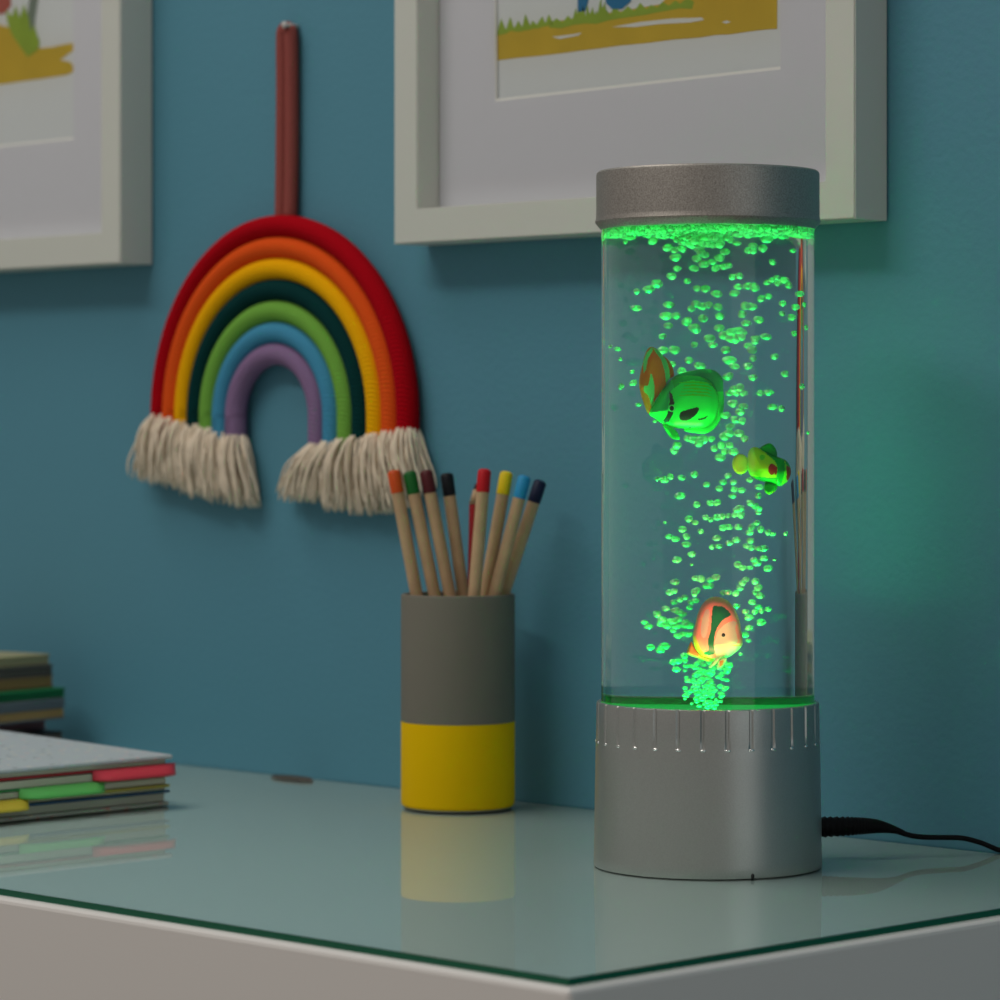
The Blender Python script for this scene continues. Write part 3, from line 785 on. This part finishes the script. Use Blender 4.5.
obj('tail_fin', puff(smooth_poly([(215,615), (178,690), (180,742), (300,785), (400,815), (460,775), (330,740), (250,670)]), cx, cy, hx, hy, .0014, [([(280,740), (480,760), (430,830), (300,800)], 1)], 6, 30, back=.001), [OG, YL], t, True)
obj('belly_fin', puff(smooth_poly([(470,765), (385,848), (408,866), (490,795)]), cx, cy, hx, hy, .0009, [], 5, 16, back=-.003), [WY], t, True)
obj('belly_fin', puff(smooth_poly([(500,780), (464,855), (478,886), (522,862), (566,775)]), cx, cy, hx, hy, .0010, [([(495,800), (490,860), (525,840), (535,790)], 1)], 5, 18, back=-.003), [WY, OG], t, True)
eye(t, 530, 545, cx, cy, hx, hy, 21, .0046, M_black)

# ---- bubbles
def bubble_mat():
    m = bpy.data.materials.new('air_bubble'); m.use_nodes = True; nt = m.node_tree; nt.nodes.clear()
    out = nt.nodes.new('ShaderNodeOutputMaterial'); N = nt.nodes.new
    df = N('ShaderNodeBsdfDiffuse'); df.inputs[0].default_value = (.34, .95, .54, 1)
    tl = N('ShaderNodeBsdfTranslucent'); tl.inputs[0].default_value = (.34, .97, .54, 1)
    gl = N('ShaderNodeBsdfGlass'); gl.inputs['IOR'].default_value = .75; gl.inputs['Roughness'].default_value = .05
    gs = N('ShaderNodeBsdfGlossy'); gs.inputs['Roughness'].default_value = .16
    a = N('ShaderNodeMixShader'); a.inputs[0].default_value = .5
    b = N('ShaderNodeMixShader'); b.inputs[0].default_value = .48
    c = N('ShaderNodeMixShader'); c.inputs[0].default_value = .17
    L = nt.links.new
    L(df.outputs[0], a.inputs[1]); L(tl.outputs[0], a.inputs[2]); L(a.outputs[0], b.inputs[1]); L(gl.outputs[0], b.inputs[2])
    L(b.outputs[0], c.inputs[1]); L(gs.outputs[0], c.inputs[2]); L(c.outputs[0], out.inputs[0]); return m
M_bub = bubble_mat()
def blob(seed, sub=3):
    bm = bmesh.new(); bmesh.ops.create_icosphere(bm, subdivisions=sub, radius=1)
    for v in bm.verts:
        v.co *= 1+.16*noise.noise(v.co*1.3+Vector((seed*7.1, 0, 0)))
        v.co.z *= .9
    return bm
proto = []
for s in range(5):
    bm = blob(s); me = bpy.data.meshes.new('bubble'); bm.to_mesh(me); bm.free(); me.materials.append(M_bub)
    for p in me.polygons: p.use_smooth = True
    proto.append(me)
crops = [
 (600, 220, 9.09, [(480,190),(615,250),(680,270),(750,265),(685,340),(700,440),(650,510),(880,350),(855,440),(945,400),(925,300),(795,555),(880,620),(960,625),(520,578),(445,630),(335,648),(330,800),(625,770),(600,870),(690,870),(620,960),(830,805),(870,765),(930,785),(985,770),(940,895),(800,910),(860,975),(230,200),(760,190),(820,220),(870,200),(930,210),(900,265)]),
 (700, 220, 8.333, [(555,160),(440,215),(400,255),(445,255),(525,235),(775,255),(605,350),(210,265),(160,315),(130,400),(195,390),(240,378),(40,290),(60,200),(20,195),(30,365),(100,350),(270,475),(325,465),(320,555),(285,610),(400,550),(455,560),(560,520),(600,500),(640,480),(650,530),(700,500),(740,545),(510,655),(570,635),(45,575),(140,615),(690,695),(685,780),(795,725),(765,810),(870,705),(830,615),(885,895),(785,945),(375,715),(430,720),(350,785),(490,830),(385,860),(150,725),(165,800),(25,820),(160,900),(200,960),(260,930),(320,920),(350,940),(300,980),(260,985),(550,970),(460,990)]),
 (600, 320, 8.333, [(85,220),(148,240),(168,325),(268,430),(262,530),(285,520),(175,553),(320,705),(460,845),(520,135),(720,20),(770,60),(800,85),(525,250),(620,250),(785,205),(740,335),(680,420),(600,365),(830,380),(600,545),(800,520),(945,480)]),
 (700, 330, 8.333, [(80,70),(105,125),(215,165),(280,70),(340,60),(300,90),(400,130),(460,95),(435,165),(620,220),(440,235),(400,300),(245,250),(285,300),(235,385),(440,395),(710,365),(850,470),(900,855),(280,490),(330,480),(300,520),(360,525),(245,525),(505,525),(575,520),(600,640),(680,655),(275,610),(360,635),(335,680),(215,710),(295,745),(350,755),(250,805),(205,885),(240,860),(325,860),(370,905)]),
 (640, 430, 6.25, [(230,95),(215,130),(300,50),(340,60),(390,60),(445,55),(370,85),(530,35),(560,20),(510,95),(560,95),(465,115),(530,135),(585,135),(500,170),(110,305),(150,310),(190,290),(260,297),(340,277),(415,340),(550,285),(520,325),(495,365),(585,325),(590,370),(635,375),(580,410),(685,310),(745,355),(740,410),(250,410),(355,465),(440,455),(480,453),(690,455),(720,475),(745,490),(740,515),(410,545),(440,560),(480,545),(510,540),(550,535),(600,500),(625,490),(630,530),(590,530),(155,578),(305,555),(345,578),(265,620),(380,632),(520,610),(555,605),(615,605),(730,580),(700,605),(685,640),(755,620),(800,640),(830,650),(910,648)]),
 (640, 530, 6.25, [(180,40),(220,55),(290,40),(290,90),(480,50),(450,105),(490,100),(560,80),(600,60),(690,65),(665,100),(695,110),(740,115),(770,115),(325,150),(230,185),(322,215),(610,215),(640,235),(685,235),(710,185),(730,205),(775,175),(840,185),(800,240),(345,300),(380,305),(440,310),(475,295),(415,348),(440,348),(220,325),(185,390),(215,380),(350,380),(340,400),(250,435),(210,450),(280,420),(320,450),(310,485),(350,440),(160,490),(550,390),(520,390),(600,395),(640,330),(660,310),(625,360),(720,320),(740,360),(725,390),(750,410),(700,450),(740,480),(720,510),(760,505),(800,495),(605,475),(660,510),(680,545),(750,580),(110,530),(130,575),(160,590),(190,570),(240,510),(265,525),(220,500),(285,575),(310,600),(25,575),(50,600),(230,600),(680,610)]),
 (630, 610, 6.25, [(90,75),(120,105),(170,20),(200,60),(190,90),(230,100),(270,130),(300,160),(330,150),(365,150),(340,100),(370,95),(270,70),(300,60),(128,232),(190,250),(215,225),(340,285),(270,325),(300,320),(290,370),(620,345),(610,375),(740,110),(720,155),(740,190),(690,275),(820,75)])]
br = random.Random(5)
tiny = {(85,220), (148,240), (320,705), (322,215), (900,855), (740,190), (690,275), (168,325), (155,578), (840,185), (460,845), (268,430)}
allb = []
for x0, y0, s, L in crops:
    for (a, b) in L:
        px, py = x0+a/s, y0+b/s
        for tr in range(30):
            off = max(-.028, min(.028, br.gauss(0, .010)))
            if 635 < px < 725 and (345 < py < 440 or 595 < py < 665): off = abs(off)*.6+.010     # behind the fish
            if 730 < px < 792 and 444 < py < 494: off = abs(off)*.6+.010
            q = in_water(px, py, off)
            if q: break
        if not q:
            q = in_water(px, py, -.012) or in_water(px, py, -.02) or in_water(px, py, -.03)
        if not q: continue
        r = (.00155 if py < 460 else .00130)*(.85+.3*br.random())
        if (a, b) in tiny: r *= .62
        elif abs(px-708) > 62: r *= .8
        allb.append((r, q))
allb.sort(key=lambda e: -e[0])
def put(bm, q, r, sub):
    mt = Matrix.Translation(q) @ Matrix.Rotation(br.random()*6, 4, 'Z') @ Matrix.Diagonal((r*(.85+.35*br.random()), r*(.85+.35*br.random()), r*(.75+.3*br.random()), 1))
    bmesh.ops.create_icosphere(bm, subdivisions=sub, radius=1, matrix=mt)
for r, q in allb[:300]:
    o = bpy.data.objects.new('air_bubble', proto[br.randrange(5)]); COL.objects.link(o)
    o.location = q; o.rotation_euler = (br.random()*.5, br.random()*.5, br.random()*6)
    o.scale = (r*(.9+.3*br.random()), r*(.9+.3*br.random()), r*(1.0+.22*br.random()))
    tag(o, 'small green-lit air bubble rising in the clear lamp tube', 'bubble', 'air bubbles rising in the lamp tube')
# froth over the air outlet, with the smallest of the rising bubbles
bm = bmesh.new()
for r, q in allb[300:]: put(bm, q, r, 2)
for k in range(175):
    v = br.random(); px = 705+br.gauss(0, 1)*(8+6*v); px = max(685, min(727, px)); py = 713-53*v
    off = br.gauss(0, .009)
    if py < 676: off = abs(off)+.009                           # behind the low fish
    q = in_water(px, py, off)
    if q and q.z > TOP+.0704: put(bm, q, .00088*(.6+.7*br.random()), 2)
o = obj('bubble_froth', bm, M_bub, None, True); tag(o, 'dense green froth of bubbles rising from the floor of the lamp tube', 'bubbles', None, 'stuff')
# foam under the cap
bm = bmesh.new()
for k in range(1050):
    a = br.random()*2*PI; r = (RI-.0016)*math.sqrt(br.random())
    if br.random() < .12: r = RI-.0016-.001*br.random()
    put(bm, LC+Vector((r*math.cos(a), r*math.sin(a), .2792-.0018*br.random()**1.5)), .0011*(.6+.7*br.random()), 1)
for k in range(70):
    q = in_water(700+br.gauss(0, 14), 238+10*br.random()**2, br.gauss(0, .01))
    if q and q.z < TOP+.2785: put(bm, q, .0013*(.8+.4*br.random()), 2)
o = obj('bubble_foam', bm, M_bub, None, True); tag(o, 'bright green foam of bubbles gathered under the lamp cap', 'foam', None, 'stuff')

# ---------------------------------------------------------------- power cord
bx = lambda x, y, dep: CAM + (Fv + Rv*((x-500)/3431) + Vector((0, 0, -(y-428)/3431)))*dep
cord = thing('power_cord', 'black power cord with a ribbed plug, running from the lamp along the glass', 'cord', LC+Rv*.0505+Fv*.03)
org = cord.location
M_rub = mat('matt_black_rubber', (.004, .004, .005), .6, spec=.15)
P = [bx(815, 827.3, 1.541), bx(850, 826.2, 1.542), bx(870, 826, 1.5435), bx(882, 827, 1.545), bx(895, 830, 1.546), bx(906, 833.8, 1.547)]
P = [p-org for p in catmull(P, 20)]
n = len(P)
key = [(0, .0047), (.2, .0041), (.4, .0034), (.6, .0027), (.8, .0017), (1, .0010)]
rad = []
for i in range(n):
    s = i/(n-1); k = min(4, int(s*5)); u = s*5-k
    r = key[k][1]+(key[k+1][1]-key[k][1])*u
    rad.append(r*(1+.09*math.sin(i*2.1)))
bm = bmesh.new(); tube(bm, P, rad, 20); obj('ribbed_plug', bm, M_rub, cord, True)
Q = [bx(899, 832, 1.546), bx(911, 835.5, 1.5475), bx(925, 837.2, 1.549), bx(945, 837.5, 1.551), bx(963, 838.2, 1.552), bx(980, 842.5, 1.553), bx(992, 847.3, 1.5535), bx(1000, 850.2, 1.5535)]
Q = [p-org for p in Q]
Q += [bx(1000, 850.2, 1.5535)-org+Vector((.010, .0010, -.0008)), bx(1000, 850.2, 1.5535)-org+Vector((.05, .0010, -.0010)), bx(1000, 850.2, 1.5535)-org+Vector((.095, .0010, -.0010))]
fl = TOP+.0013-org.z
Q = [Vector((q.x, min(q.y, -.0016-org.y), max(q.z, fl))) for q in Q]
bm = bmesh.new(); tube(bm, catmull(Q, 10), .0012, 12); obj('cable', bm, M_rub, cord, True)

# ---------------------------------------------------------------- view
vs = sc.view_settings
vs.view_transform = 'Standard'; vs.look = 'None'; vs.exposure = 0; vs.gamma = 1; vs.use_curve_mapping = False
